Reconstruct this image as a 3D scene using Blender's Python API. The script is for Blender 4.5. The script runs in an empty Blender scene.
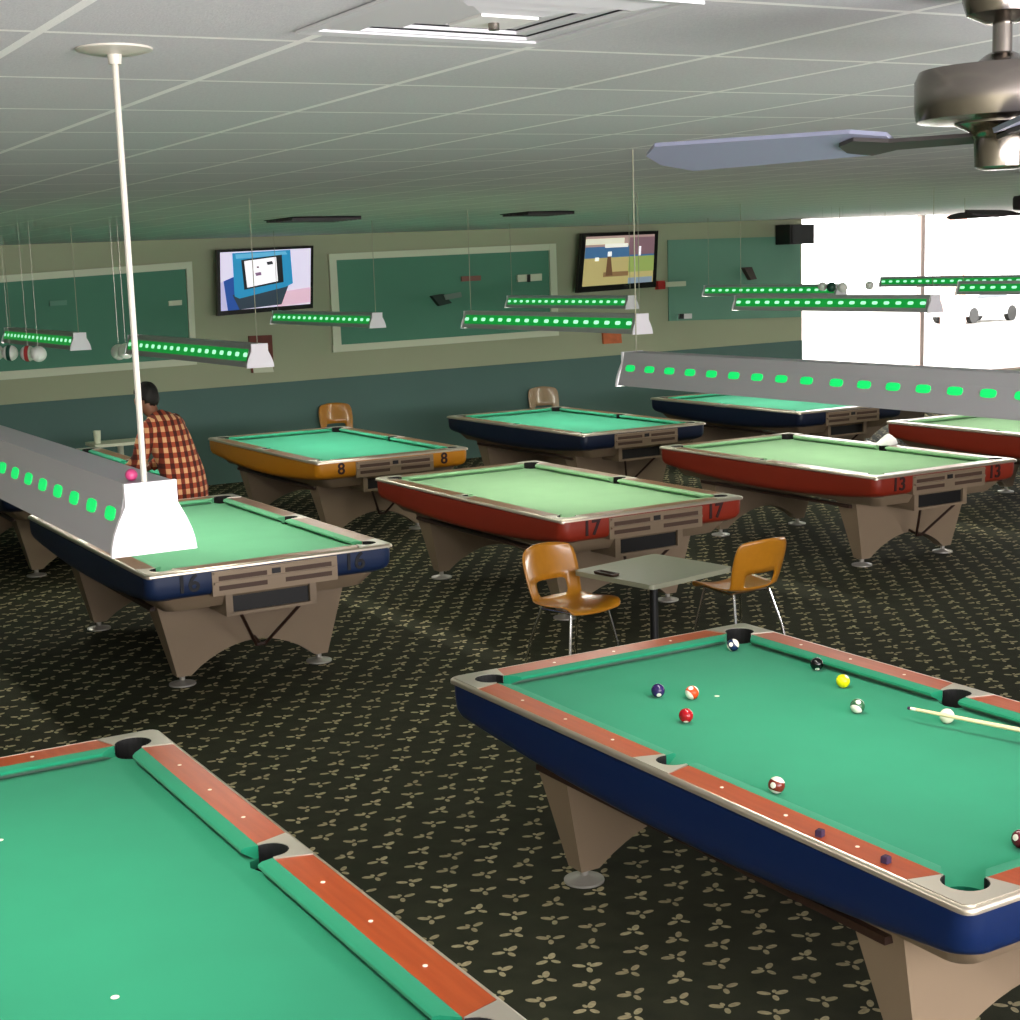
import bpy, bmesh, math, random
from mathutils import Vector, Matrix
random.seed(7)
PI = math.pi
scn = bpy.context.scene
COL = scn.collection

# ------------------------------------------------------------------ camera
CZ = 2.55                                   # eye height above the carpet
FPX, PITCH, ROLL = 1513.066, 0.158968, 0.031184
TX, TY = 0.86027544, 0.50982954             # how the room is turned under the camera
def _c2w(v):                                # camera-yaw frame -> room frame
    return Vector((v[0]*TX + v[1]*TY, -v[0]*TY + v[1]*TX, v[2]))
cp, sp, cr, sr = math.cos(PITCH), math.sin(PITCH), math.cos(ROLL), math.sin(ROLL)
_f = Vector((0, cp, -sp)); _r = Vector((1, 0, 0)); _d = _f.cross(_r)
RIGHT = _c2w(cr*_r + sr*_d); DOWN = _c2w(-sr*_r + cr*_d); FWD = _c2w(_f)
EYE = Vector((0, 0, CZ))
cam = bpy.data.cameras.new('camera'); cam.sensor_width = 36; cam.lens = FPX/1020*36
cam.clip_start = .05; cam.clip_end = 400
co = bpy.data.objects.new('camera', cam); COL.objects.link(co)
M = Matrix((RIGHT, -DOWN, -FWD)).transposed().to_4x4(); M.translation = EYE
co.matrix_world = M; scn.camera = co

def ray(u, v): return RIGHT*((u-510)/FPX) + DOWN*((v-510)/FPX) + FWD
def at_z(u, v, z): d = ray(u, v); return EYE + d*((z-CZ)/d.z)
def at_y(u, v, y): d = ray(u, v); return EYE + d*(y/d.y)
def at_d(u, v, dep): return EYE + ray(u, v)*dep
def ceil_z(x, y): return CZ + .437 + .014*(x-.9) - .0038*(y-2.95)

# ------------------------------------------------------------------ materials
def lin(c):
    if isinstance(c, str):
        c = [int(c[i:i+2], 16)/255 for i in (0, 2, 4)]
    return tuple((x/12.92 if x <= .04045 else ((x+.055)/1.055)**2.4) for x in c) + (1,)
class N:
    """small node helper"""
    def __init__(s, name):
        s.m = bpy.data.materials.new(name); s.m.use_nodes = True
        s.t = s.m.node_tree; s.b = s.t.nodes['Principled BSDF']; s.out = s.t.nodes['Material Output']
    def n(s, ty, **k):
        x = s.t.nodes.new(ty)
        for a, b in k.items(): setattr(x, a, b)
        return x
    def l(s, a, b): s.t.links.new(a, b)
    def put(s, sock, v):
        if hasattr(v, 'links'): s.l(v, sock)
        else: sock.default_value = v
    def math(s, op, a, b=None, c=None):
        x = s.n('ShaderNodeMath', operation=op); s.put(x.inputs[0], a)
        if b is not None: s.put(x.inputs[1], b)
        if c is not None: s.put(x.inputs[2], c)
        return x.outputs[0]
    def mix(s, f, a, b):
        x = s.n('ShaderNodeMix', data_type='RGBA'); s.put(x.inputs[0], f); s.put(x.inputs[6], a); s.put(x.inputs[7], b)
        return x.outputs[2]
    def coord(s, which='Object'): return s.n('ShaderNodeTexCoord').outputs[which]
    def noise(s, sc, det=3, vec=None):
        x = s.n('ShaderNodeTexNoise'); x.inputs['Scale'].default_value = sc; x.inputs['Detail'].default_value = det
        s.l(vec if vec is not None else s.coord(), x.inputs['Vector']); return x.outputs['Fac']
    def bump(s, h, st, dist=.01):
        x = s.n('ShaderNodeBump'); x.inputs['Strength'].default_value = st; x.inputs['Distance'].default_value = dist
        s.l(h, x.inputs['Height']); s.l(x.outputs[0], s.b.inputs['Normal'])
def mat(name, c, rough=.5, metal=0, var=0, scale=8, spec=.5, bump=0, coat=0):
    k = N(name); b = k.b
    b.inputs['Roughness'].default_value = rough; b.inputs['Metallic'].default_value = metal
    b.inputs['Specular IOR Level'].default_value = spec; b.inputs['Coat Weight'].default_value = coat
    col = lin(c)
    if var:
        f = k.noise(scale, 4)
        k.l(k.mix(f, tuple(x*(1-var) for x in col[:3])+(1,), tuple(min(1, x*(1+var)) for x in col[:3])+(1,)), b.inputs['Base Color'])
        if bump: k.bump(f, bump)
    else: b.inputs['Base Color'].default_value = col
    return k.m
def glow(name, c, s):
    k = N(name); k.b.inputs['Base Color'].default_value = lin(c)
    k.b.inputs['Emission Color'].default_value = lin(c); k.b.inputs['Emission Strength'].default_value = s
    return k.m
def cloth(name, c):
    k = N(name); col = lin(c)
    f = k.noise(3.0, 4); g = k.noise(260, 2)
    a = k.mix(f, tuple(x*.9 for x in col[:3])+(1,), tuple(min(1, x*1.1) for x in col[:3])+(1,))
    k.l(a, k.b.inputs['Base Color']); k.b.inputs['Roughness'].default_value = .9
    k.b.inputs['Specular IOR Level'].default_value = .15; k.b.inputs['Sheen Weight'].default_value = .1
    k.bump(g, .15, .001); return k.m
def wood(name, c1, c2):
    k = N(name); v = k.coord()
    mp = k.n('ShaderNodeMapping'); mp.inputs['Scale'].default_value = (3, 45, 45); k.l(v, mp.inputs[0])
    f = k.noise(1.0, 6, mp.outputs[0])
    k.l(k.mix(f, lin(c1), lin(c2)), k.b.inputs['Base Color']); k.b.inputs['Roughness'].default_value = .28
    k.b.inputs['Specular IOR Level'].default_value = .4; return k.m
def carpet():
    k = N('sprig_carpet'); v = k.coord()
    s = k.n('ShaderNodeSeparateXYZ'); k.l(v, s.inputs[0]); x, y = s.outputs[0], s.outputs[1]
    W, H = .2, .135
    yr = k.math('DIVIDE', y, H); row = k.math('FLOOR', yr)
    odd = k.math('MULTIPLY', k.math('FLOORED_MODULO', row, 2.0), .5)
    xs = k.math('ADD', k.math('DIVIDE', x, W), odd); cel = k.math('FLOOR', xs)
    lx = k.math('MULTIPLY', k.math('SUBTRACT', k.math('FRACT', xs), .5), W)
    ly = k.math('MULTIPLY', k.math('SUBTRACT', k.math('FRACT', yr), .5), H)
    wn = k.n('ShaderNodeTexWhiteNoise', noise_dimensions='2D')
    cb = k.n('ShaderNodeCombineXYZ'); k.l(cel, cb.inputs[0]); k.l(row, cb.inputs[1]); k.l(cb.outputs[0], wn.inputs['Vector'])
    flip = k.math('SUBTRACT', k.math('MULTIPLY', k.math('GREATER_THAN', wn.outputs['Value'], .5), 2.0), 1.0)
    wc = k.n('ShaderNodeSeparateColor'); k.l(wn.outputs['Color'], wc.inputs[0])
    lx = k.math('ADD', k.math('MULTIPLY', lx, flip), k.math('MULTIPLY', k.math('SUBTRACT', wc.outputs[0], .5), .06))
    ly = k.math('ADD', ly, k.math('MULTIPLY', k.math('SUBTRACT', wc.outputs[1], .5), .03))
    ra = k.math('MULTIPLY', k.math('SUBTRACT', wc.outputs[2], .5), 1.1)
    ca, sa = k.math('COSINE', ra), k.math('SINE', ra)
    lx, ly = k.math('ADD', k.math('MULTIPLY', lx, ca), k.math('MULTIPLY', ly, sa)), k.math('SUBTRACT', k.math('MULTIPLY', ly, ca), k.math('MULTIPLY', lx, sa))
    masks = []
    for ang, r, a, b in ((24, .034, .026, .0135), (160, .035, .025, .0125), (275, .026, .020, .011), (75, .024, .012, .008)):
        c, sn = math.cos(math.radians(ang)), math.sin(math.radians(ang))
        p = k.math('ADD', k.math('MULTIPLY', lx, c), k.math('MULTIPLY', ly, sn))
        q = k.math('SUBTRACT', k.math('MULTIPLY', ly, c), k.math('MULTIPLY', lx, sn))
        p = k.math('DIVIDE', k.math('SUBTRACT', p, r), a); q = k.math('DIVIDE', q, b)
        d = k.math('ADD', k.math('MULTIPLY', p, p), k.math('MULTIPLY', q, q))
        masks.append(k.math('LESS_THAN', d, 1.0))
    m = masks[0]
    for z in masks[1:]: m = k.math('MAXIMUM', m, z)
    m = k.math('MULTIPLY', m, k.math('ADD', k.math('MULTIPLY', k.noise(60, 3), .9), .25))
    base = k.mix(k.noise(9, 4), lin('23261b'), lin('3a3b2a'))
    leaf = k.mix(wn.outputs['Value'], lin('b2a47f'), lin('d0c399'))
    k.l(k.mix(m, base, leaf), k.b.inputs['Base Color']); k.b.inputs['Roughness'].default_value = .95
    k.b.inputs['Specular IOR Level'].default_value = .15
    k.bump(k.noise(420, 2), .5, .004); return k.m
def ceiling_tiles():
    k = N('ceiling_tiles'); v = k.coord()
    s = k.n('ShaderNodeSeparateXYZ'); k.l(v, s.inputs[0])
    def line(o, per, ph, w):
        f = k.math('FRACT', k.math('DIVIDE', k.math('SUBTRACT', o, ph-w/2), per)); return k.math('LESS_THAN', f, w/per)
    m = k.math('MAXIMUM', line(s.outputs[0], .5, 1.22, .022), line(s.outputs[1], .61, 2.79, .02))
    t = k.mix(k.noise(150, 5), lin('bcbcc0'), lin('dadada'))
    k.l(k.mix(m, t, lin('f6f6f2')), k.b.inputs['Base Color']); k.b.inputs['Roughness'].default_value = .9
    k.bump(k.noise(220, 3), .25, .004); return k.m
def plaid():
    k = N('plaid_flannel'); v = k.coord()
    s = k.n('ShaderNodeSeparateXYZ'); k.l(v, s.inputs[0])
    xy = k.math('ADD', s.outputs[1], k.math('MULTIPLY', s.outputs[0], .8))
    def band(o, per, ph, w): return k.math('LESS_THAN', k.math('FRACT', k.math('DIVIDE', k.math('ADD', o, ph), per)), w)
    a = band(xy, .085, 5.0, .5); b = band(s.outputs[2], .085, 5.0, .5)
    base = k.mix(a, lin('4a1a12'), lin('a8482c'))
    c = k.mix(k.math('MULTIPLY', a, b), k.mix(b, base, lin('7c2f1e')), lin('e0a878'))
    k.l(c, k.b.inputs['Base Color']); k.b.inputs['Roughness'].default_value = .9; return k.m
def stripe_ball(name, c, stripe=True):
    k = N(name); v = k.coord(); s = k.n('ShaderNodeSeparateXYZ'); k.l(v, s.inputs[0])
    z = k.math('ABSOLUTE', s.outputs[2])
    # numbered white spot on +X and -X
    r = k.math('ADD', k.math('MULTIPLY', s.outputs[1], s.outputs[1]), k.math('MULTIPLY', s.outputs[2], s.outputs[2]))
    spot = k.math('LESS_THAN', r, .0001)
    col = lin(c); wh = lin('f0ead8')
    body = k.mix(k.math('LESS_THAN', z, .016), wh, col) if stripe else col
    k.l(k.mix(spot, body, wh), k.b.inputs['Base Color']); k.b.inputs['Roughness'].default_value = .08
    return k.m
def glass():
    k = N('window_glass'); t = k.t
    tr = k.n('ShaderNodeBsdfTransparent'); gl = k.n('ShaderNodeBsdfGlossy'); gl.inputs['Roughness'].default_value = .02
    mx = k.n('ShaderNodeMixShader'); mx.inputs[0].default_value = .04; k.l(tr.outputs[0], mx.inputs[1]); k.l(gl.outputs[0], mx.inputs[2])
    k.l(mx.outputs[0], k.out.inputs['Surface']); return k.m

MAT = dict(
    carpet=carpet(), tiles=ceiling_tiles(), plaid=plaid(), glass=glass(),
    wall=mat('sage_paint', 'a5aa8c', .8, var=.04, scale=2), wains=mat('dark_green_wainscot', '4f6d65', .75, var=.06, scale=2),
    panel=mat('green_panel', '538870', .8, var=.04, scale=3), panel_pale=mat('pale_green_panel', '6d9a85', .8, var=.04, scale=3),
    trim=mat('pale_trim', 'd4d8bd', .6), side_wall=mat('pale_side_wall', 'b4b39f', .85),
    alu=mat('satin_aluminium', 'cfc4b2', .3, .75), alu_plain=mat('cast_aluminium', 'c8c0b2', .3, .6),
    foot=mat('steel_foot', 'b4b0a8', .38, .6), chrome=mat('chrome', 'd8d8d8', .15, 1), grey_rod=mat('grey_green_rod', '9a9a82', .6), white_rod=mat('white_enamel', 'bfbbae', .3),
    rail=wood('rail_wood', '8a3314', 'b4552c'), rail_dull=wood('worn_rail_wood', '6e4a30', '94694a'),
    beige=mat('beige_laminate', '887660', .5, var=.04, scale=5), panel_grey=mat('score_panel', '94826c', .35, .3),
    dark=mat('black_plastic', '0d0d0d', .5), pocket=mat('black_pocket', '060606', .7), slot=mat('dark_slot', '4a3426', .6),
    brown=mat('dark_brown_wood', '2e1a10', .5), sight=mat('pearl_sight', 'f2ead8', .3),
    ap_blue=mat('blue_laminate', '08204c', .35, var=.05), ap_navy=mat('navy_laminate', '0c1a33', .4), ap_red=mat('red_laminate', '8a2a18', .4, var=.05),
    ap_yel=mat('yellow_laminate', 'c07d14', .4, var=.05), ap_slate=mat('worn_blue_laminate', '16294c', .45, var=.1),
    num=mat('numeral_black', '2a0a0a', .6), num_dark=mat('numeral_dark', '050a14', .6),
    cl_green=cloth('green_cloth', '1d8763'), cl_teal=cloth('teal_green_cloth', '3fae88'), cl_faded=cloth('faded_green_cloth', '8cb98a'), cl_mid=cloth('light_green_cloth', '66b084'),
    housing=mat('grey_lamp_housing', 'b6b4b8', .5, 0), plate=mat('white_lamp_end', 'f4f1f5', .5), tube=glow('lamp_tube', 'fff6e2', 9.0),
    slot_green=glow('green_lamp_slot', '10d868', .85), slot_dim=glow('green_lamp_slot_dim', '0aa030', .6), strip=glow('slot_glow_bleed', '0a9238', .8), slot_pale=glow('pale_green_lamp_slot', 'b4ffd2', 1.0),
    orange=mat('orange_fibreglass', 'b2761c', .3, var=.1, scale=30, coat=.3), tan=mat('tan_fibreglass', 'a08868', .25, var=.08, scale=30, coat=.4),
    laminate=mat('olive_laminate', '8f917b', .45, var=.04, scale=20),
    skin=mat('skin', '8a5a44', .6), hair=mat('dark_hair', '16110d', .7, var=.3, scale=60), trousers=mat('grey_trousers', '5c6670', .8),
    steel=mat('brushed_nickel', '8f8880', .2, 1), blade=mat('grey_fan_blade', '8d91a8', .4, var=.03), blade_edge=mat('brown_blade_edge', '5a4636', .5),
    black=mat('black_speaker', '141110', .5), bezel=mat('tv_bezel', '0a0a0a', .25),
    grille=mat('white_grille', 'd2d2d4', .5), grille_gap=mat('grille_shadow_gap', '55555a', .7),
    white=mat('white_matte', 'ecebe8', .6), cue_wood=mat('maple_shaft', 'e8d3a4', .35), pink=mat('pink_ball', 'c8457a', .35),
    frame=mat('window_frame', 'd9c3bb', .5), asphalt=mat('pale_asphalt', 'b9b6b0', .9), carw=mat('white_car_paint', 'e6e6e6', .3), carg=mat('car_glass', '5a6066', .1),
    brick=mat('pale_pink_brick', 'd3a79b', .9), red=mat('red_plastic', 'c01c14', .4), picture=mat('brown_picture', '6b2f1c', .6, var=.5, scale=9), orange_pic=mat('orange_picture', 'c9683a', .6, var=.4, scale=14),
    chalk=mat('dark_chalk', '3a2440', .9), globe=mat('grey_globe', 'f2f0ea', .35), globe_red=mat('globe_red', 'c23a3c', .4), globe_green=mat('globe_green', '1e4a3c', .4), iron=mat('dark_blade_iron', '4a4644', .5, .3), fan_dark=mat('dark_fan', '2a2024', .5),
    ball_black=stripe_ball('black_ball', '0a0a0a', False), ball_yel=stripe_ball('yellow_ball', 'd9d60e', False), ball_cue=mat('ivory_ball', 'efe6cc', .1),
    ball_pur=stripe_ball('purple_ball', '2b1c52', False), ball_or=stripe_ball('orange_stripe_ball', 'd8451a'), ball_red=stripe_ball('red_ball', 'a3121c', False),
    ball_mar=stripe_ball('maroon_stripe_ball', '7a2c20'), ball_grn=stripe_ball('green_stripe_ball', '2a5a3a'), ball_blu=stripe_ball('blue_stripe_ball', '1c2c50'), ball_wine=stripe_ball('wine_ball', '5a1420', False),
)

# ------------------------------------------------------------------ mesh helpers
class MB:
    def __init__(s): s.v = []; s.f = []; s.mi = []
    def add(s, vs, fs, mi=0):
        o = len(s.v); s.v += [tuple(p) for p in vs]
        for f in fs: s.f.append([i+o for i in f]); s.mi.append(mi)
        return s
    def box(s, x0, x1, y0, y1, z0, z1, mi=0):
        return s.hexa([(x0,y0,z0),(x1,y0,z0),(x1,y1,z0),(x0,y1,z0),(x0,y0,z1),(x1,y0,z1),(x1,y1,z1),(x0,y1,z1)], mi)
    def hexa(s, p, mi=0):
        return s.add(p, [(0,3,2,1),(4,5,6,7),(0,1,5,4),(1,2,6,5),(2,3,7,6),(3,0,4,7)], mi)
    def prism(s, poly, z0, z1, mi=0):        # counter-clockwise (x, y) outline
        n = len(poly)
        return s.add([(x,y,z0) for x,y in poly]+[(x,y,z1) for x,y in poly],
                     [tuple(range(n))[::-1], tuple(range(n, 2*n))]+[(i,(i+1)%n,n+(i+1)%n,n+i) for i in range(n)], mi)
    def loft(s, loops, mi=0, caps=(True, True), closed=True):
        n = len(loops[0]); fs = []
        for a in range(len(loops)-1):
            for i in range(n if closed else n-1):
                j = (i+1) % n; fs.append((a*n+i, a*n+j, (a+1)*n+j, (a+1)*n+i))
        if caps[0]: fs.append(tuple(range(n))[::-1])
        if caps[1]: fs.append(tuple(range((len(loops)-1)*n, len(loops)*n)))
        return s.add([p for l in loops for p in l], fs, mi)
    def tube(s, pts, r, n=10, mi=0, caps=True):
        pts = [Vector(p) for p in pts]; rs = r if isinstance(r, (list, tuple)) else [r]*len(pts); loops = []
        prev = None
        for i, p in enumerate(pts):
            d = (pts[min(i+1, len(pts)-1)]-pts[max(i-1, 0)]).normalized()
            if prev is None: a = d.orthogonal().normalized()
            else: a = (prev - d*prev.dot(d)).normalized()
            prev = a; b = d.cross(a)
            loops.append([p+(a*math.cos(2*PI*k/n)+b*math.sin(2*PI*k/n))*rs[i] for k in range(n)])
        return s.loft(loops, mi, (caps, caps))
    def lathe(s, prof, c=(0,0,0), n=24, mi=0, caps=(True, True)):   # prof: (r, z) from bottom up
        return s.loft([[(c[0]+r*math.cos(2*PI*k/n), c[1]+r*math.sin(2*PI*k/n), c[2]+z) for k in range(n)] for r, z in prof], mi, caps)
    def build(s, name, mats, parent=None, smooth=False, objmat=False, ang=35):
        me = bpy.data.meshes.new(name); me.from_pydata(s.v, [], s.f)
        mats = mats if isinstance(mats, (list, tuple)) else [mats]
        for m in mats: me.materials.append(m)
        for p, i in zip(me.polygons, s.mi): p.material_index = i; p.use_smooth = smooth
        bm = bmesh.new(); bm.from_mesh(me); bmesh.ops.recalc_face_normals(bm, faces=bm.faces); bm.to_mesh(me); bm.free()
        if smooth: me.set_sharp_from_angle(angle=math.radians(ang))
        me.update(); o = bpy.data.objects.new(name, me); COL.objects.link(o)
        if parent: o.parent = parent
        return o
def tag(o, label=None, cat=None, group=None, kind=None):
    if label: o['label'] = label
    if cat: o['category'] = cat
    if group: o['group'] = group
    if kind: o['kind'] = kind
    return o
def empty(name, loc, rz=0, label=None, cat=None, group=None):
    o = bpy.data.objects.new(name, None); COL.objects.link(o); o.location = loc; o.rotation_euler = (0, 0, rz)
    o.empty_display_size = .1
    return tag(o, label, cat, group)
def inst(src, parent=None, name=None):
    c = src.copy(); COL.objects.link(c)
    if parent is not None: c.parent = parent
    return c
def copy_tree(o, parent=None):
    c = inst(o, parent)
    for ch in list(o.children): copy_tree(ch, c)
    return c
def setmat(o, i, m):
    o.material_slots[i].link = 'OBJECT'; o.material_slots[i].material = m
def struct(name, mb, m, kind='structure', **k):
    o = mb.build(name, m, **k); o['kind'] = kind; return o
def rrect(hx, hy, r, z, seg=5):
    out = []
    for cx, cy, a0 in ((hx-r, hy-r, 0), (-hx+r, hy-r, 90), (-hx+r, -hy+r, 180), (hx-r, -hy+r, 270)):
        for i in range(seg+1):
            a = math.radians(a0+90*i/seg); out.append((cx+r*math.cos(a), cy+r*math.sin(a), z))
    return out

# ------------------------------------------------------------------ the room
YW = 17.9
X0, X1, Y0 = -3.6, 40.0, -9.0
WX0 = at_y(801, 290, YW).x                    # left jamb of the window
def wain_z(x): return CZ - 1.42 + .0105*x
struct('floor', MB().box(X0, X1, Y0, YW+.2, -.1, 0), MAT['carpet'])
cq = [(X0-.2, Y0-.2), (X1+.2, Y0-.2), (X1+.2, YW+.25), (X0-.2, YW+.25)]
struct('ceiling', MB().hexa([(x, y, ceil_z(x, y)) for x, y in cq]+[(x, y, ceil_z(x, y)+.1) for x, y in cq]), MAT['tiles'])
HC = 3.6
w = MB()
def wbox(x0, x1, z0, z1): w.hexa([(x0,YW,z0(x0)),(x1,YW,z0(x1)),(x1,YW+.2,z0(x1)),(x0,YW+.2,z0(x0)),(x0,YW,z1(x0)),(x1,YW,z1(x1)),(x1,YW+.2,z1(x1)),(x0,YW+.2,z1(x0))])
top = lambda x: ceil_z(x, YW)+.02
SILL = .55
wbox(X0, WX0, lambda x: 0, top); wbox(WX0, X1, lambda x: 0, lambda x: SILL)
struct('wall_back', w, MAT['wall'])
q = MB()
q.hexa([(X0,YW-.03,0),(WX0,YW-.03,0),(WX0,YW,0),(X0,YW,0),(X0,YW-.03,wain_z(X0)),(WX0,YW-.03,wain_z(WX0)),(WX0,YW,wain_z(WX0)),(X0,YW,wain_z(X0))])
q.box(WX0, X1, YW-.03, YW, 0, SILL-.02)
struct('wall_back_wainscot', q, MAT['wains'])
struct('wall_left', MB().box(X0-.2, X0, Y0, YW+.2, 0, HC-.5), MAT['side_wall'])
struct('wall_right', MB().box(X1, X1+.2, Y0, YW+.2, 0, HC), MAT['side_wall'])
struct('wall_front', MB().box(X0, X1, Y0-.2, Y0, 0, HC), MAT['side_wall'])
# window: frame with mullions and one pane
mx = at_y(925, 290, YW).x
fr = MB()
for x in (WX0+.02, mx, mx+4.3):
    fr.box(x-.045, x+.045, YW+.05, YW+.15, SILL, ceil_z(x, YW)-.0)
fr.box(WX0, X1, YW+.02, YW+.18, SILL-.02, SILL+.04)
struct('window_1', MB().box(WX0, X1, YW+.095, YW+.105, SILL, 3.12), MAT['glass'])
wf = fr.build('window_frame', MAT['frame']); wf.parent = bpy.data.objects['window_1']

# wall panels and their pale frames (measured on the wall plane)
def on_wall(u, v, off=0): return at_y(u, v, YW-off)
def quad_slab(px, y_front, depth, mb=None, mi=0):
    mb = mb or MB(); f = [at_y(u, v, y_front) for u, v in px]          # order: TL TR BR BL
    b = [p+Vector((0, depth, 0)) for p in f]
    return mb.hexa([f[3], f[2], b[2], b[3], f[0], f[1], b[1], b[0]], mi)
def wall_panel(px, m, label, frame=None):
    o = quad_slab(px, YW-.02, .02).build('wall_panel', m); tag(o, label, 'wall panel', 'green wall panels')
    if frame:
        mb = MB()
        for si, seg in enumerate(frame): quad_slab(seg, YW-.05-.0015*si, .05, mb)
        f = mb.build('frame', MAT['trim'], o)
    return o
wall_panel([(-60, 288), (191, 266), (196, 362), (-60, 386)], MAT['panel'], 'dark green wall panel in pale frame at far left above the wainscot',
    [[(-60,280),(192,261.5),(192.3,268.5),(-60,287)], [(186,262),(192,262),(197,364),(191,364)], [(-60,376),(197,358),(197,364.5),(-60,385)]])
wall_panel([(331, 257), (555, 247), (558, 333), (336, 350)], MAT['panel'], 'dark green wall panel in pale frame between the two televisions',
    [[(329,254),(556,243.5),(556,250),(329,260.5)], [(329,254),(336,254),(342,351),(334,352.5)], [(549.5,244),(556,243.5),(559,334),(552,334)], [(333,345.5),(559,329.5),(559,335.5),(333.5,352.5)]])
wall_panel([(668, 240), (800, 236), (801, 317), (669, 321)], MAT['panel_pale'], 'unframed pale green wall panel right of the right television')
# little things on the wall
def plaque(px, y, dep, m, name, label, cat, extra=None):
    o = quad_slab(px, y, dep).build(name, m); tag(o, label, cat)
    if extra:
        for nm, p2, m2 in extra: quad_slab(p2, y-.012, .012).build(nm, m2, o)
    return o
plaque([(249,336),(272,335),(274,372),(252,373)], YW-.04, .04, MAT['picture'], 'wall_picture', 'small brown and red picture on the wall behind a lamp end', 'picture', [('caption_strip', [(253,367),(273,366),(274,372),(254,373)], MAT['trim'])])
plaque([(603,332),(621,331),(622,343),(604,344)], YW-.04, .04, MAT['orange_pic'], 'wall_picture', 'small orange picture low on the wall below the right television', 'picture')
plaque([(658,281),(665,280.5),(665.5,289),(658.5,289.5)], YW-.08, .08, MAT['red'], 'alarm_box', 'small red box with pale bar at the lower right of the television', 'wall box', [('pale_bar', [(666,282),(686,281),(686,286),(666,287)], MAT['trim'])])
plaque([(680,314),(692,313.5),(692,318.5),(680,319)], YW-.06, .06, MAT['white'], 'wall_box', 'small white box with dark end low on pale green panel', 'wall box', [('dark_end', [(680,314),(684,313.8),(684,318.8),(680,319)], MAT['dark'])])
plaque([(518,275),(542,273.5),(542,280.5),(518,282)], YW-.06, .035, MAT['trim'], 'wall_plaque', 'pale plaque with dark centre on framed green panel', 'plaque', [('dark_centre', [(527.5,274.5),(530.5,274.3),(530.5,282),(527.5,282.2)], MAT['dark'])])
plaque([(462,276.5),(481,275.5),(481,280.5),(462,281.5)], YW-.06, .035, mat('dull_red_plaque', '8a5a50', .7), 'wall_plaque', 'dull red plaque on framed green panel', 'plaque')
plaque([(432,296),(444,294),(452,303),(440,306)], YW-.1, .08, mat('dark_bracket', '22352c', .7), 'wall_bracket', 'dark bracket with grey arm on framed green panel', 'bracket', [('grey_arm', [(444,295),(461,292),(462,297),(446,300)], mat('grey_arm', '75857a', .6))])
plaque([(744,267.5),(752,267),(757,279),(751,280)], YW-.1, .08, mat('dark_bracket_red', '4a3a34', .7), 'wall_bracket', 'dark reddish bracket high on unframed pale green panel', 'bracket')
plaque([(50,301),(67,300),(67,305),(50,306)], YW-.06, .035, MAT['panel_pale'], 'wall_plaque', 'faint grey plaque on the far left green panel', 'plaque')
plaque([(169,301),(182,300),(182,305),(169,306)], YW-.06, .035, MAT['trim'], 'wall_plaque', 'pale plaque beside right edge of the far left frame', 'plaque')

# ceiling fittings
def vent(u, v, wx, wy, label):
    p = at_z(u, v, CZ+.47); z = ceil_z(p.x, p.y)
    r = empty('ceiling_vent', (p.x, p.y, z), 0, label, 'vent', 'ceiling vents near the far wall')
    m = MB()
    for a in range(7): m.box(-wx/2, wx/2, -wy/2+wy*a/7, -wy/2+wy*(a+.35)/7, -.03, -.004)
    m.build('louvre_slats', MAT['fan_dark'], r); MB().box(-wx/2, wx/2, -wy/2, wy/2, -.012, 0).build('backing', MAT['dark'], r)
vent(312, 217, .62, .62, 'dark ceiling vent above the left television')
vent(537, 215, .5, .5, 'dark ceiling vent left of the right television')
# square diffuser
dx, dy = 1.42, 2.40
dz = ceil_z(dx, dy)
r = empty('ceiling_diffuser', (dx, dy, dz), 0, 'square white air diffuser with nested louvres in ceiling above', 'air diffuser')
def sqring(mb, a, b, za, zb):
    P = [(-a,-a),(a,-a),(a,a),(-a,a)]; Q = [(-b,-b),(b,-b),(b,b),(-b,b)]
    lo = [(x,y,za) for x,y in P]; li = [(x,y,zb) for x,y in Q]
    mb.loft([lo, li, [(x,y,zb+.006) for x,y in Q], [(x,y,za+.006) for x,y in P], lo], 0, (False, False))
m = MB(); sqring(m, .265, .235, -.012, -.010); m.build('outer_frame', MAT['grille'], r)
for a, b in ((.232, .178), (.174, .120), (.116, .064)):
    m = MB(); sqring(m, a, b, -.006, -.014); m.build('louvre', MAT['grille'], r)
MB().box(-.058, .058, -.058, .058, -.018, -.010).build('centre_plate', MAT['white'], r)
MB().lathe([(.010, -.03), (.010, -.018)]).build('adjuster', MAT['steel'], r)
MB().box(-.24, .24, -.24, .24, -.003, 0).build('throat', MAT['grille_gap'], r)

def resample(pts, n):
    P = [Vector((x, y)) for x, y in pts]; L = [0]
    for a, b in zip(P, P[1:]): L.append(L[-1]+(b-a).length)
    out = []
    for i in range(n):
        t = L[-1]*i/(n-1); k = max(j for j in range(len(L)) if L[j] <= t+1e-9); k = min(k, len(P)-2)
        q = P[k].lerp(P[k+1], (t-L[k])/max(1e-9, L[k+1]-L[k])); out.append((q.x, q.y))
    return out
def strip(mb, A, B, z0, z1):                  # solid band between two plan curves
    loops = [[(a[0],a[1],z0), (a[0],a[1],z1), (b[0],b[1],z1), (b[0],b[1],z0)] for a, b in zip(A, B)]
    return mb.loft(loops)
def rlong(hx, hy, r, z, seg=7, nx=12):         # rounded outline with extra points along its two long sides
    P = rrect(hx, hy, r, z, seg); out = []
    for i, p in enumerate(P):
        q = P[(i+1) % len(P)]; out.append(p)
        if abs(p[0]-q[0]) > hx: out += [(p[0]+(q[0]-p[0])*k/nx, p[1], z) for k in range(1, nx)]
    return out
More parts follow.
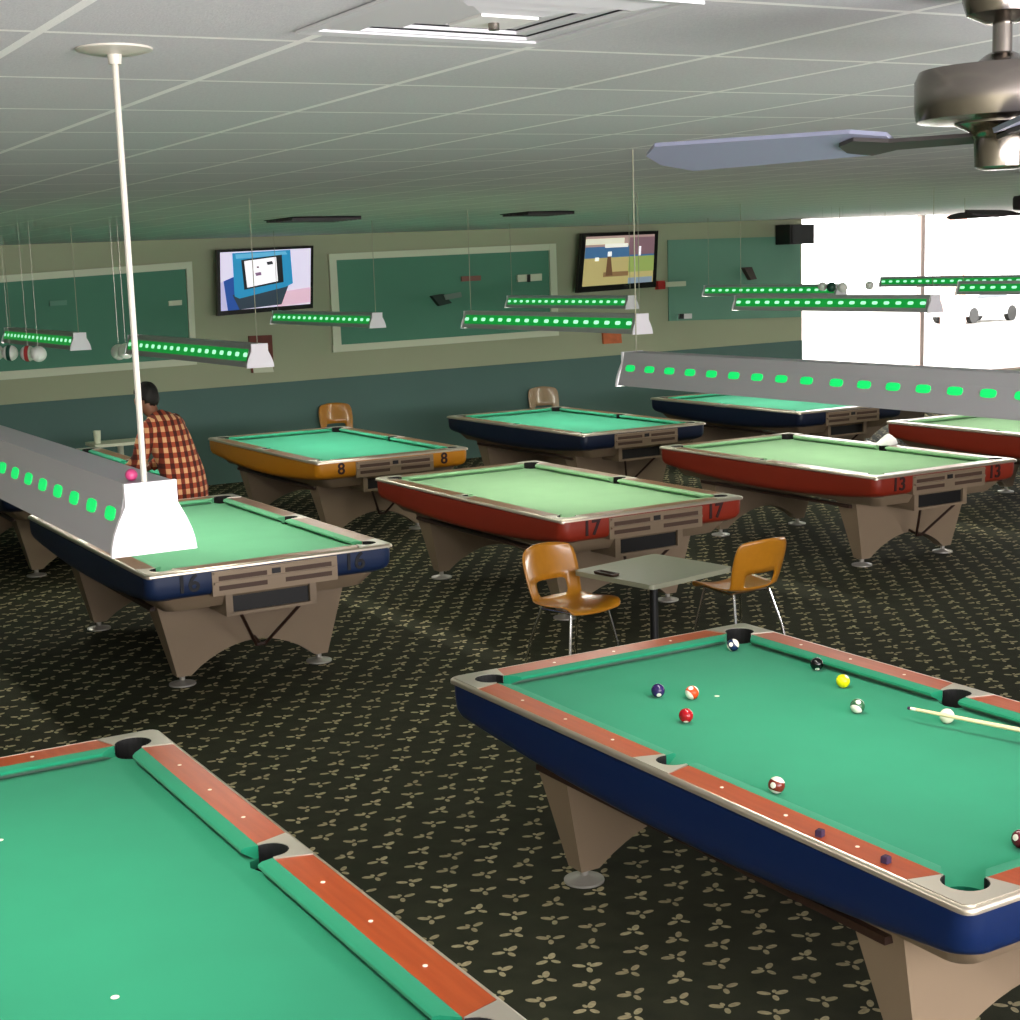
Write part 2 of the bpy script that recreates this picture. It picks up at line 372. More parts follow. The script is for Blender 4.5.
# ------------------------------------------------------------------ pool tables
HL, HW, HT = 1.448, .813, .827
BZ = HT-.042                                  # height of the cloth
def arc(cx, cy, r, a0, a1, n=10): return [(cx+r*math.cos(math.radians(a0+(a1-a0)*i/n)), cy+r*math.sin(math.radians(a0+(a1-a0)*i/n))) for i in range(n+1)]
CX, CY, CR = 1.312, .677, .068
def table_proto():
    T = empty('pool_table', (0, 0, 0))
    # cloth bed with pocket cut-outs
    quad = [(0, .637)] + [(.045, .652), (.0625, .69)] + [(1.243, .69)] + arc(CX, CY, CR, 169, 281, 8)[0:] + [(1.327, .60)]
    def mir(p, sx, sy):
        q = [(x*sx, y*sy) for x, y in p]; return q if sx*sy > 0 else q[::-1]
    # walk counter-clockwise: quadrant I reversed so that it runs from +x axis up to +y axis
    q1 = quad[::-1]
    loop = []
    for sx, sy in ((1,1),(-1,1),(-1,-1),(1,-1)):
        pts = [(x*sx, y*sy) for x, y in q1]
        if sx*sy < 0: pts = pts[::-1]
        for p in pts:
            if not loop or (abs(loop[-1][0]-p[0])+abs(loop[-1][1]-p[1])) > 1e-6: loop.append(p)
    if abs(loop[0][0]-loop[-1][0])+abs(loop[0][1]-loop[-1][1]) < 1e-6: loop.pop()
    MB().prism(loop, BZ-.03, BZ).build('cloth_bed', MAT['cl_green'], T)
    # cushions: nose line, back line
    def cushion(n0, n1, b0, b1):
        loops = []
        for n_, b_ in ((n0, b0), (n1, b1)):
            n_ = Vector((n_[0], n_[1], 0)); b_ = Vector((b_[0], b_[1], 0)); h = lambda t, z: n_.lerp(b_, t)+Vector((0, 0, z))
            loops.append([h(0, HT-.008), h(0, HT-.017), h(.75, BZ), h(1, BZ), h(1, HT-.001), h(.25, HT-.002)])
        MB().loft(loops).build('cushion', MAT['cl_green'], T, smooth=True)
    for sx in (1, -1):
        for sy in (1, -1):
            cushion((sx*.07, sy*.635), (sx*1.183, sy*.635), (sx*.06, sy*.687), (sx*1.236, sy*.687))
        cushion((sx*1.27, -.548), (sx*1.27, .548), (sx*1.322, -.608), (sx*1.322, .608))
    # wooden rails
    def rail(poly):
        MB().prism(poly, HT-.03, HT-.001).build('rail', MAT['rail'], T)
    for sy in (1, -1):
        for sx in (1, -1):
            p = [(sx*.075, sy*.687), (sx*1.237, sy*.687), (sx*1.206, sy*.797), (sx*.105, sy*.797)]
            rail(p if sx*sy > 0 else p[::-1])
    for sx in (1, -1):
        p = [(sx*1.322, -.607), (sx*1.432, -.57), (sx*1.432, .57), (sx*1.322, .607)]
        rail(p if sx > 0 else p[::-1])
    # aluminium trim round the outside
    m = MB(); lo = lambda ins, z, r: rrect(HL-ins, HW-ins, r, z)
    m.loft([lo(.016, HT-.022, .03), lo(0, HT-.022, .036), lo(0, HT-.012, .036), lo(.002, HT-.006, .035), lo(.006, HT-.002, .034), lo(.016, HT, .03), lo(.016, HT-.022, .03)], 0, (False, False))
    m.build('rail_trim', MAT['alu'], T, smooth=True)
    # pocket castings and pocket liners
    c_in = resample([(1.242, .688)] + arc(CX, CY, CR, 171, -81, 16) + [(1.322, .606)], 33)
    c_out = resample([(1.212, .799), (1.39, .799)] + arc(1.404, .769, .030, 90, 0, 5) + [(1.434, .755), (1.434, .575)], 33)
    s_in = resample([(.07, .688)] + arc(0, .70, .06, -11.5, 191.5, 14) + [(-.07, .688)], 25)
    s_out = resample([(.105, .799), (-.105, .799)], 25)
    for sx in (1, -1):
        for sy in (1, -1):
            mr = lambda c_: [(x*sx, y*sy) for x, y in c_]
            strip(MB(), mr(c_in), mr(c_out), HT-.03, HT+.002).build('corner_casting', MAT['alu_plain'], T)
            a0 = math.degrees(math.atan2(sy, sx)); pm = MB()
            c = (sx*CX, sy*CY)
            rim = arc(c[0], c[1], CR-.003, a0-126, a0+126, 16); rim2 = arc(c[0], c[1], CR, a0-126, a0+126, 16)
            pm.loft([[(x,y,HT-.17) for x,y in rim], [(x,y,HT-.0005) for x,y in rim], [(x,y,HT-.0005) for x,y in rim2], [(x,y,HT-.17) for x,y in rim2]], 0, (False, False), closed=False)
            pm.lathe([(CR, -.18), (CR, -.172)], (c[0], c[1], HT)); pm.loft([[(x,y,z) for x,y in arc(c[0], c[1], CR, 0, 360, 24)[:-1]] for z in (HT-.17, BZ-.031)], 0, (False, False))
            pm.build('pocket_liner', MAT['pocket'], T)
    for sy in (1, -1):
        mr = lambda c_: [(x, y*sy) for x, y in c_]
        strip(MB(), mr(s_in), mr(s_out), HT-.03, HT+.002).build('side_casting', MAT['alu_plain'], T)
        pm = MB(); a0 = 90*sy; rim = arc(0, sy*.70, .057, a0-103, a0+103, 14); rim2 = arc(0, sy*.70, .06, a0-103, a0+103, 14)
        pm.loft([[(x,y,HT-.17) for x,y in rim], [(x,y,HT-.0005) for x,y in rim], [(x,y,HT-.0005) for x,y in rim2], [(x,y,HT-.17) for x,y in rim2]], 0, (False, False), closed=False)
        pm.lathe([(.061, -.18), (.061, -.172)], (0, sy*.70, HT)); pm.loft([[(x,y,z) for x,y in arc(0, sy*.70, .061, 0, 360, 24)[:-1]] for z in (HT-.17, BZ-.031)], 0, (False, False))
        pm.build('pocket_liner', MAT['pocket'], T)
    # coloured apron
    m = MB(); pr = [(.012, -.020, .075), (.003, -.023, .075), (.003, -.07, .075), (.006, -.125, .078), (.016, -.152, .085), (.045, -.170, .09), (.10, -.178, .1), (.13, -.18, .1)]
    belly = lambda p: (p[0], p[1], HT+p[2]*(1+.42*max(0, 1-(p[0]/1.40)**2)))     # the sides hang lower towards their middle
    m.loft([[belly(p) for p in rlong(HL-i, HW-i, r_, z)] for i, z, r_ in pr], 0, (False, False))
    m.build('apron', MAT['ap_blue'], T, smooth=True, ang=50)
    # beige cabinet under the apron
    m = MB(); m.loft([rrect(HL-i, HW-i, .07, HT+z, 5) for i, z in ((.085, -.176), (.10, -.20), (.155, -.27), (.17, -.275))])
    m.build('cabinet', MAT['beige'], T, smooth=True, ang=30)
    # pedestal legs with an arched foot, each with two adjustable feet
    for s in (1, -1):
        n = 14; ys = [-.42+.84*i/n for i in range(n+1)]
        top_, bot = -.20, -.765
        outline = [(-.655, top_), (-.515, bot), (-.425, bot)] + [(y, bot+.175*math.cos(y/.42*PI/2)**.8) for y in ys[1:-1]] + [(.425, bot), (.515, bot), (.655, top_)]
        def xo(z, o):
            t = (top_-z)/(top_-bot); return (1.05-.06*t) if o else (.80+.09*t)
        fl = [(s*xo(z, True), y, HT+z) for y, z in outline]; bl = [(s*xo(z, False), y, HT+z) for y, z in outline]
        L = MB().loft([fl, bl]).build('pedestal_leg', MAT['beige'], T)
        for sy in (1, -1):
            m = MB(); m.lathe([(.085, .0), (.085, .010), (.03, .022), (.018, .03), (.018, .065)], (s*.94, sy*.47, 0), 20)
            m.build('levelling_foot', MAT['foot'], L, smooth=True)
    # ball return beams
    for sy in (1, -1):
        MB().box(-.99, .99, sy*.64-.02, sy*.64+.02, HT-.318, HT-.292).build('ball_return_rail', MAT['brown'], T)
    # scoring end
    S = MB().box(HL-.09, HL+.004, -.41, .41, HT-.18, HT-.028)
    S.box(HL-.002, HL+.022, -.40, .40, HT-.108, HT-.092); S.box(HL-.002, HL+.02, -.40, .40, HT-.045, HT-.032)
    S = S.build('score_panel', MAT['panel_grey'], T)
    for z in (-.088, -.148):
        for y0, y1 in ((-.37, -.06), (.06, .37)):
            MB().box(HL+.003, HL+.007, y0, y1, HT+z, HT+z+.028).build('score_slot', MAT['slot'], S)
    MB().box(HL+.003, HL+.012, -.028, .028, HT-.085, HT-.052).build('coin_plate', MAT['dark'], S)
    m = MB(); a, b = 1.05, 1.36
    m.box(a, b, -.30, -.255, HT-.32, HT-.18); m.box(a, b, .255, .30, HT-.32, HT-.18); m.box(a, b, -.30, .30, HT-.335, HT-.315); m.box(a, a+.02, -.3, .3, HT-.32, HT-.18)
    B = m.build('ball_tray', MAT['beige'], T)
    MB().box(a+.02, b-.025, -.255, .255, HT-.315, HT-.182).build('tray_opening', MAT['dark'], B)
    m = MB()
    for sy in (1, -1): m.tube([(1.33, sy*.20, HT-.33), (1.12, sy*.03, HT-.60)], .011, 8)
    m.tube([(1.12, -.03, HT-.60), (1.12, .03, HT-.60)], .011, 8); m.tube([(1.12, 0, HT-.60), (1.0, 0, HT-.57)], .011, 8)
    m.build('tray_brace', MAT['brown'], B)
    return T
proto = table_proto()
sight_me = None
def add_sights(T):
    global sight_me
    spots = [(s*x, sy*.737) for x in (.3175, .635, .9525) for s in (1, -1) for sy in (1, -1)] + [(s*1.372, y) for y in (-.3175, 0, .3175) for s in (1, -1)]
    for x, y in spots:
        if sight_me is None:
            o = MB().lathe([(.007, 0), (.007, .0015)], (0, 0, 0), 10).build('sight', MAT['sight'], T); sight_me = o.data
        else:
            o = bpy.data.objects.new('sight', sight_me); COL.objects.link(o); o.parent = T
        o.location = (x, y, HT-.001)
def numeral(T, txt, y, m, label=None):
    cu = bpy.data.curves.new('numeral', 'FONT'); cu.body = txt; cu.size = .15; cu.align_x = 'CENTER'; cu.align_y = 'CENTER'; cu.extrude = .004; cu.offset = .003
    o = bpy.data.objects.new('numeral_text', cu); COL.objects.link(o)
    bpy.context.view_layer.update()
    me = bpy.data.meshes.new_from_object(o.evaluated_get(bpy.context.evaluated_depsgraph_get())); bpy.data.objects.remove(o)
    me.materials.clear(); me.materials.append(m)
    n = bpy.data.objects.new('numeral', me); COL.objects.link(n); n.parent = T
    # stands on the +x end face, reading along +y, leaning with the apron
    R = Matrix(((0, 0, 1), (1, 0, 0), (0, 1, 0))).to_4x4()
    n.matrix_local = Matrix.Translation((HL-.002, y, HT-.085)) @ Matrix.Rotation(math.radians(1.5), 4, 'Y') @ R
    return n
GT = 'pool tables standing in rows on the carpet'
def place_table(X, Y, dyaw, apron, clothm, railm, label, num=None, numm=None, sights=False, first=False):
    T = proto if first else copy_tree(proto)
    T.location = (X, Y, 0); T.rotation_euler = (0, 0, -PI/2+dyaw); tag(T, label, 'pool table', GT)
    for c in T.children:
        nm = c.name.split('.')[0]
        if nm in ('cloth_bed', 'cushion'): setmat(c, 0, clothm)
        if nm == 'apron': setmat(c, 0, apron)
        if nm == 'rail': setmat(c, 0, railm)
    return T, num, numm, sights
tabs = {}
TD = [
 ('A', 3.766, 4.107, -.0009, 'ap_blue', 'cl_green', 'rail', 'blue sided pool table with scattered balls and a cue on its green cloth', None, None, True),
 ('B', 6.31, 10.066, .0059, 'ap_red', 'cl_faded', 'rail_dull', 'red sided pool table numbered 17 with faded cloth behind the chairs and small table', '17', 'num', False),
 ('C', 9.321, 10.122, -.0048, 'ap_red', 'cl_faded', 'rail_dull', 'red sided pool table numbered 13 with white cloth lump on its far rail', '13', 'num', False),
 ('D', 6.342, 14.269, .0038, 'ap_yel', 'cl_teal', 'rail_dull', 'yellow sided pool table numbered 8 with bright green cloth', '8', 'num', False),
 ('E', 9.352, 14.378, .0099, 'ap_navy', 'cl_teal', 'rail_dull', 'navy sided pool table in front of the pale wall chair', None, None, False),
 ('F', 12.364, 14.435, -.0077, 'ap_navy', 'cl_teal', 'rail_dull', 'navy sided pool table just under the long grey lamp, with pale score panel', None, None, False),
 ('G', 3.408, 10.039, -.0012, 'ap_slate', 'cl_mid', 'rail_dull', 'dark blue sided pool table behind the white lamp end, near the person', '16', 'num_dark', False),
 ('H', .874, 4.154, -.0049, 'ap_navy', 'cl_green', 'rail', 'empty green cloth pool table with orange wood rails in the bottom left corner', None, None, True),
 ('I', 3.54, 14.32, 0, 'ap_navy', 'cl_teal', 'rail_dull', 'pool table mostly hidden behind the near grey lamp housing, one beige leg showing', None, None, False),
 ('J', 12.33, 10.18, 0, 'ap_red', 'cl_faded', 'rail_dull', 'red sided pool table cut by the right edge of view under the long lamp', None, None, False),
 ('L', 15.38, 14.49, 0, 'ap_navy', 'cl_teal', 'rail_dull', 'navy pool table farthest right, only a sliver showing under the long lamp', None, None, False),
]
todo = []
for i, (k, x, y, dyw, ap, cl, rl, lab, num, nm, sg) in enumerate(TD):
    T, *_ = place_table(x, y, dyw, MAT[ap], MAT[cl], MAT[rl], lab, first=(i == 0)); tabs[k] = T
for (k, x, y, dyw, ap, cl, rl, lab, num, nm, sg) in TD:
    T = tabs[k]
    if sg: add_sights(T)
    if num:
        for yy in (-.56, .53): numeral(T, num, yy, MAT[nm])
# white foot spots on the cloths in front
def spot(T, u, v, lab):
    p = at_z(u, v, BZ+.0006); q = T.matrix_world
    o = MB().lathe([(.011, 0), (.011, .0008)], (0, 0, 0), 12).build('cloth_spot', MAT['sight'], T)
    yaw = T.rotation_euler.z; d = p - Vector(T.location); c, s_ = math.cos(-yaw), math.sin(-yaw)
    o.location = (c*d.x - s_*d.y, s_*d.x + c*d.y, BZ)
spot(tabs['H'], 0, 840, ''); spot(tabs['H'], 115, 997, ''); spot(tabs['A'], 717, 696, '')

# ------------------------------------------------------------------ balls, chalk, cue on the blue table
BR = .0286
ball_me = {}
def ball(u, v, m, label, rot=(0, 0, 0)):
    p = at_z(u, v, BZ+BR)
    bm = bmesh.new(); bmesh.ops.create_uvsphere(bm, u_segments=24, v_segments=14, radius=BR)
    me = bpy.data.meshes.new('billiard_ball'); bm.to_mesh(me); bm.free()
    for f in me.polygons: f.use_smooth = True
    me.materials.append(MAT[m]); o = bpy.data.objects.new('billiard_ball', me); COL.objects.link(o)
    o.location = (p.x, p.y, BZ+BR); o.rotation_euler = rot
    tag(o, label, 'billiard ball', 'billiard balls on the blue table'); return o
ball(733, 645, 'ball_blu', 'white and dark blue striped ball in front of the far corner pocket', (.9, .3, .5))
ball(816.8, 664, 'ball_black', 'black ball with white spot beside the far cushion', (0, -.75, .95))
ball(843, 681, 'ball_yel', 'solid yellow ball near the far cushion', (.2, .9, 2))
ball(857.5, 706, 'ball_grn', 'mostly white ball with dark stripe below the yellow ball', (.5, .9, 1))
ball(947, 716, 'ball_cue', 'ivory cue ball partly behind the cue shaft')
ball(658, 690.5, 'ball_pur', 'dark purple ball left of the orange ball', (0, -.5, 1.1))
ball(692, 692.5, 'ball_or', 'orange and white striped ball above the red ball', (.5, 1.0, .6))
ball(686, 715.5, 'ball_red', 'red ball below the orange striped ball', (0, -.9, .9))
ball(776.5, 785, 'ball_mar', 'cream ball with maroon stripe near the long rail', (.2, .25, .4))
ball(1021, 839, 'ball_wine', 'dark wine ball cut by the right edge of view', (0, .4, 0))
for u, v, lab in ((820, 832.5, 'dark chalk cube on the wooden rail, farther from the near corner'), (886, 859, 'dark chalk cube on the wooden rail, closer to the near corner')):
    p = at_z(u, v, HT+.010)
    m = MB().loft([rrect(.0115, .0115, .002, 0, 2), rrect(.0115, .0115, .002, .018, 2), rrect(.009, .009, .002, .021, 2)])
    o = m.build('chalk_cube', MAT['chalk']); o.location = (p.x, p.y, HT-.001); o.rotation_euler.z = random.random()
    tag(o, lab, 'chalk', 'chalk cubes on the wooden rail')
# cue: tip on the cloth, shaft over the end rail
tip = at_z(908, 708, HT+.014); dirc = (at_z(1020, 730, HT+.016)-tip).normalized(); Lc = 1.46
c = empty('pool_cue', tip, 0, 'pale wooden cue shaft lying across the blue table past the cue ball', 'pool cue')
def along(a): return dirc*a
MB().tube([along(0), along(.012)], .0062, 10).build('leather_tip', MAT['chalk'], c)
MB().tube([along(.012), along(.035)], .0064, 10).build('ferrule', MAT['sight'], c, smooth=True)
MB().tube([along(.035), along(.75)], [.0064, .0105], 12).build('shaft', MAT['cue_wood'], c, smooth=True)
MB().tube([along(.75), along(Lc)], [.0105, .0145], 12).build('butt', MAT['brown'], c, smooth=True)
# white cloth lump on the far rail of table 13
p = at_z(889, 441, HT)
m = MB(); prof = [(.075, 0), (.085, .015), (.06, .05), (.03, .085), (.01, .10)]
loops = []
for r_, z in prof: loops.append([(1.2*r_*math.cos(a)*(1+.22*math.sin(3*a+z*40)), r_*math.sin(a)*(1+.18*math.cos(2*a+z*30)), z) for a in [2*PI*i/18 for i in range(18)]])
m.loft(loops); o = m.build('crumpled_cloth', MAT['white'], smooth=True, ang=60); dv = ray(888, 441); o.location = (10.065, 10.065*dv.y/dv.x, HT+.002)
tag(o, 'crumpled white cloth on the far rail of red table 13', 'cloth')

# ------------------------------------------------------------------ lamps over the tables
LH = 1.24
hp = [(-.0475, -.001), (-.056, -.045), (-.083, -.14), (-.078, -.14), (-.05, -.047), (-.042, -.007)]
def lamp_proto():
    r = empty('billiard_lamp', (0, 0, 0))
    prof = hp + [(-x, z) for x, z in hp[::-1]]
    out = hp[:3]; inn = hp[3:]
    ring = [(x, z) for x, z in out[::-1]] + [(-x, z) for x, z in out] + [(-x, z) for x, z in inn] + [(x, z) for x, z in inn[::-1]]
    m = MB(); m.loft([[(x, y, z) for x, z in ring] for y in (-LH+.01, LH-.01)]); m.build('housing', MAT['housing'], r)
    neck = [(-.0535, 0), (-.0535, -.045), (-.060, -.058), (-.070, -.078), (-.079, -.100), (-.085, -.122), (-.088, -.145)]
    pl = neck + [(-x, z) for x, z in neck[::-1]]
    for s in (-1, 1):
        MB().loft([[(x, s*LH-.006, z) for x, z in pl], [(x, s*LH+.006, z) for x, z in pl]]).build('end_plate', MAT['plate'], r)
    MB().tube([(0, -LH+.05, -.085), (0, LH-.05, -.085)], .018, 8).build('lamp_tube', MAT['tube'], r)
    return r
lamp0 = lamp_proto()
slot_mesh = {}
def side_pt(z):      # point on the left face of the housing at height z
    t = (-.045-z)/(.095); return -.056-.027*t
def slot(r, y, m, w_=.032, zc=-.066, hh=.0135):
    key = m
    if key not in slot_mesh:
        mb = MB(); n = 14; lo = []
        for off in (.0, .0035):
            lp = []
            for i in range(n):
                a = 2*PI*i/n; cc, ss = math.cos(a), math.sin(a)
                yy = w_*math.copysign(abs(cc)**.6, cc); zz = hh*math.copysign(abs(ss)**.6, ss)
                lp.append((side_pt(zc+zz)+.001-off, yy, zc+zz))
            lo.append(lp)
        mb.loft(lo); o = mb.build('light_slot', MAT[m], r); slot_mesh[key] = o.data
    else:
        o = bpy.data.objects.new('light_slot', slot_mesh[key]); COL.objects.link(o); o.parent = r
    o.location.y = y
# (table, X, Y of the lamp's middle, z of its slot line relative to the eye)
LP = [('A', 3.766, 4.053, -.431, 'long grey lamp with widely spaced green slots across right half of view', False),
      ('H', .912, 4.19, -.463, 'near grey lamp with big white end plate hanging on a white pole at left', False),
      ('B', 6.31, 9.98, -.412, 'lamp with green slots hanging above red table 17, lower of two close together', True),
      ('C', 9.321, 10.10, -.387, 'lamp with green slots hanging above red table 13, crossing the window edge', True),
      ('D', 6.342, 14.30, -.447, 'lamp with green slots and pale end hanging above the yellow table', True),
      ('E', 9.352, 14.37, -.392, 'lamp with green slots hanging below the right television, upper of two close together', True),
      ('F', 12.364, 14.44, -.367, 'lamp with green slots hanging in front of the unframed pale green panel', True),
      ('G', 3.408, 9.90, -.470, 'lamp with green slots and pale end above table behind the white pole', True),
      ('I', 3.40, 13.86, -.485, 'lamp with green slots and pale end at far left over the framed panel', True),
      ('J', 12.33, 10.12, -.350, 'lamp with green slots at right edge, lower of two against the window', True),
      ('L', 15.38, 14.35, -.350, 'lamp with green slots at right edge, upper of two against the window', True)]
lamps = [lamp0] + [copy_tree(lamp0) for _ in LP[1:]]
for i, (k, X, Y, zs, lab, far) in enumerate(LP):
    r = lamps[i]
    zt = CZ+zs+.062
    r.location = (X, Y, zt); tag(r, lab, 'lamp', 'billiard lamps hanging above the tables')
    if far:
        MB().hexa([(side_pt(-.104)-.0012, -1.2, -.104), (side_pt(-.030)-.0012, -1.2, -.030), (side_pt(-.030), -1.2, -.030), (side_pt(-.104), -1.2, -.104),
                   (side_pt(-.104)-.0012, 1.2, -.104), (side_pt(-.030)-.0012, 1.2, -.030), (side_pt(-.030), 1.2, -.030), (side_pt(-.104), 1.2, -.104)]).build('slot_glow_bleed', MAT['strip'], r)  # painted spill of the slots' green glow; the housing has no such strip
    for q in range(9):
        for s in (1, -1):
            slot(r, s*(.077+.1363*q), 'slot_pale' if far else 'slot_green')
    for s in (-1, 1):
        yy = s*(LH-.03) if not (k == 'H' and s < 0) else -LH+.006
        rr_ = .0062 if k == 'H' and s < 0 else .0026
        top_ = ceil_z(X, Y+yy)-zt
        xx = -.009 if k == 'H' and s < 0 else 0
        rod = MB().tube([(xx, yy, -.004), (xx, yy, top_)], rr_, 10).build('hanger_rod', MAT['white_rod' if k == 'H' else 'grey_rod'], r, smooth=True)
        if k == 'H' and s < 0:
            MB().lathe([(.012, top_-.03), (.014, top_-.012), (.05, top_-.010), (.073, top_-.004), (.073, top_)], (xx, yy, 0), 28).build('ceiling_rose', MAT['white_rod'], rod, smooth=True)
    li = bpy.data.lights.new('lamp_light', 'AREA'); li.shape = 'RECTANGLE'; li.size = .12; li.size_y = 2.3; li.energy = 31; li.color = (1, .97, .86)
    lo = bpy.data.objects.new('lamp_light', li); COL.objects.link(lo); lo.location = (X, Y, zt-.115)
    lo.parent = None
p = at_y(134.5, 478, 2.98)
bm = bmesh.new(); bmesh.ops.create_uvsphere(bm, u_segments=16, v_segments=10, radius=.0125); me = bpy.data.meshes.new('pink_ball'); bm.to_mesh(me); bm.free()
for f in me.polygons: f.use_smooth = True
me.materials.append(MAT['pink']); o = bpy.data.objects.new('pink_ball', me); COL.objects.link(o); o.location = (.888, 2.99, CZ-.463+.062+.0118)
tag(o, 'tiny pink ball sitting on top of the near lamp beside its pole', 'ball')

# ball shaped globes strung near some lamp ends
def globe(u, v, dep, rpx, m, label, band=None):
    p = at_d(u, v, dep); R = rpx*dep/FPX
    g = empty('hanging_globe', p, 0, label, 'hanging globe', 'ball shaped globes hanging near the lamp ends')
    bm = bmesh.new(); bmesh.ops.create_uvsphere(bm, u_segments=20, v_segments=12, radius=R); me = bpy.data.meshes.new('globe'); bm.to_mesh(me); bm.free()
    for f in me.polygons: f.use_smooth = True
    me.materials.append(MAT[m]); o = bpy.data.objects.new('globe', me); COL.objects.link(o); o.parent = g
    MB().tube([(0, 0, R*.9), (0, 0, ceil_z(p.x, p.y)-p.z)], .0008, 6).build('cord', MAT['steel'], g)
    if band:
        d = RIGHT; mb = MB(); a_ = d.orthogonal().normalized(); b_ = d.cross(a_); n = 24; loops = []
        for t in (-.25, -.08, .08, .25):
            rr_ = math.sqrt(1-t*t)*R*1.012
            loops.append([d*(t*R)+(a_*math.cos(2*PI*i/n)+b_*math.sin(2*PI*i/n))*rr_ for i in range(n)])
        mb.loft(loops, 0, (False, False)); mb.build('stripe', MAT[band], g, smooth=True)
globe(-4, 352.5, 11.36, 8, 'globe', 'white globe cut by left edge of view in the row left of the pole')
globe(38.5, 354, 11.0, 8, 'globe', 'white globe at right end of the row left of the pole')
globe(28, 353.5, 11.12, 8, 'globe', 'white globe with red stripe in the row left of the pole', 'globe_red')
globe(10, 353, 11.24, 8, 'globe', 'white globe with dark green stripe in the row left of the pole', 'globe_green')
globe(119, 352, 11.6, 8, 'globe', 'white globe hanging just left of the pole, left of an overlapping pair')
globe(126, 351, 11.4, 8, 'globe', 'white globe touching the pole, right of an overlapping pair')
globe(831.5, 287, 17.0, 5, 'globe_green', 'dark green globe between two grey globes in front of window')
globe(822.5, 286.5, 17.1, 4.6, 'globe', 'grey globe left of the dark one in front of the window')
globe(842.5, 287.5, 16.9, 5, 'globe', 'grey globe right of the dark one in front of the window')
globe(869.5, 285.5, 17.0, 4.4, 'globe', 'lone grey globe by itself in front of the window')

# ------------------------------------------------------------------ ceiling fans
def fan(hub, phi, nb, blade_m, hub_m, label, drop, blen, up=True):
    x, y = hub; cz = ceil_z(x, y)
    r = empty('ceiling_fan', (x, y, cz), 0, label, 'ceiling fan', 'ceiling fans')
    MB().lathe([(.03, -.06), (.062, -.045), (.07, -.02), (.07, 0)]).build('canopy', MAT[hub_m], r, smooth=True)
    MB().lathe([(.017, -drop), (.017, -.05)], n=16).build('downrod', MAT[hub_m], r, smooth=True)
    m = MB(); m.lathe([(.10, -drop-.095), (.146, -drop-.090), (.150, -drop-.07), (.150, -drop-.02), (.143, -drop-.004), (.05, -drop+.004), (.03, -drop+.02), (.02, -drop+.025)], n=40)
    m.build('motor_housing', MAT[hub_m], r, smooth=True, ang=40)
    m = MB(); m.lathe([(.03, -drop-.178), (.044, -drop-.173), (.046, -drop-.125), (.055, -drop-.11), (.08, -drop-.098), (.08, -drop-.09)], n=28); m.build('switch_cup', MAT[hub_m], r, smooth=True, ang=40)
    for b in range(nb):
        a = phi+2*PI*b/nb; R = Matrix.Rotation(a, 4, 'Z') @ Matrix.Translation((0, 0, -drop-.112)) @ Matrix.Rotation(math.radians(-15 if up else 15), 4, 'X')
        mb = MB(); o1 = [(.20, -.035), (.26, -.065), (blen-.05, -.082), (blen, -.03), (blen, .03), (blen-.05, .082), (.26, .065), (.20, .035)]
        mb.prism(o1, -.004, .004); bl = mb.build('fan_blade', MAT[blade_m], r); bl.matrix_local = R
        mb = MB(); mb.prism([(.03, -.018), (.20, -.022), (.26, -.045), (.30, -.02), (.30, .02), (.26, .045), (.20, .022), (.03, .018)], -.012, -.0045)
        ir = mb.build('blade_iron', MAT['iron'], bl)
hubp = at_d(1002, 60, 2.68)
fan((hubp.x, hubp.y), math.radians(112.5), 3, 'blade', 'steel', 'large ceiling fan with nickel motor and grey blade at top right', .135, .72, up=False)
h2 = at_d(1036, 222, 10.0)
fan((h2.x, h2.y), math.radians(35), 5, 'fan_dark', 'fan_dark', 'distant dark ceiling fan against the bright window', .16, .62)

# ------------------------------------------------------------------ televisions and speaker
def tv(px, label, art):
    r = empty('television', at_y(sum(p[0] for p in px)/4, sum(p[1] for p in px)/4, YW-.25), 0, label, 'television', 'televisions on the far wall')
    L0 = Vector(r.location); f = [at_y(u, v, YW-.25)-L0 for u, v in px]; b = [p+Vector((0, .07, 0)) for p in f]
    MB().hexa([f[3], f[2], b[2], b[3], f[0], f[1], b[1], b[0]]).build('casing', MAT['bezel'], r)
    MB().box(-.2, .2, .07, .25, -.12, .12).build('wall_mount', MAT['dark'], r)
    mb = MB(); mats = []
    def uv(a, c, off): return f[0].lerp(f[1], a).lerp(f[3].lerp(f[2], a), c) + Vector((0, -.002-off, 0))
    for i, (poly, colr, st) in enumerate(art):
        mats.append(glow('screen_tone', colr, st)); mb.add([uv(a, c, i*.0012) for a, c in poly], [tuple(range(len(poly)))], i)
    mb.build('screen', mats, r)
R4 = lambda a, b, c, d: [(a, b), (c, b), (c, d), (a, d)]
tv([(217,250), (313.5,245.5), (313,308), (218,316)], 'television showing a blue handheld device on pale background',
   [(R4(.03,.04,.97,.93), 'd6cde4', .75), ([(.03,.5),(.10,.45),(.14,.93),(.03,.93)], 'b9b2d8', .7), ([(.06,.48),(.2,.4),(.22,.93),(.1,.93)], '1c4a9a', .6),
    ([(.66,.70),(.97,.66),(.97,.90),(.62,.93)], 'dcb4c6', .7), ([(.15,.70),(.74,.58),(.66,.90),(.22,.93)], '2c3c4a', .5), ([(.15,.06),(.75,.05),(.78,.58),(.70,.63),(.22,.76),(.17,.72)], '1d86b4', .7),
    ([(.18,.08),(.7,.07),(.72,.12),(.19,.15)], '5aa8cc', .7), ([(.24,.17),(.66,.12),(.68,.55),(.27,.63)], '10161c', .3), ([(.27,.19),(.60,.15),(.62,.53),(.30,.60)], 'f2eef2', .85),
    ([(.50,.22),(.56,.21),(.57,.26),(.51,.27)], '33333a', .4), ([(.38,.38),(.44,.37),(.45,.42),(.39,.43)], '8a6a8a', .5), ([(.40,.28),(.42,.28),(.42,.31),(.40,.31)], '6a4a5a', .5)])
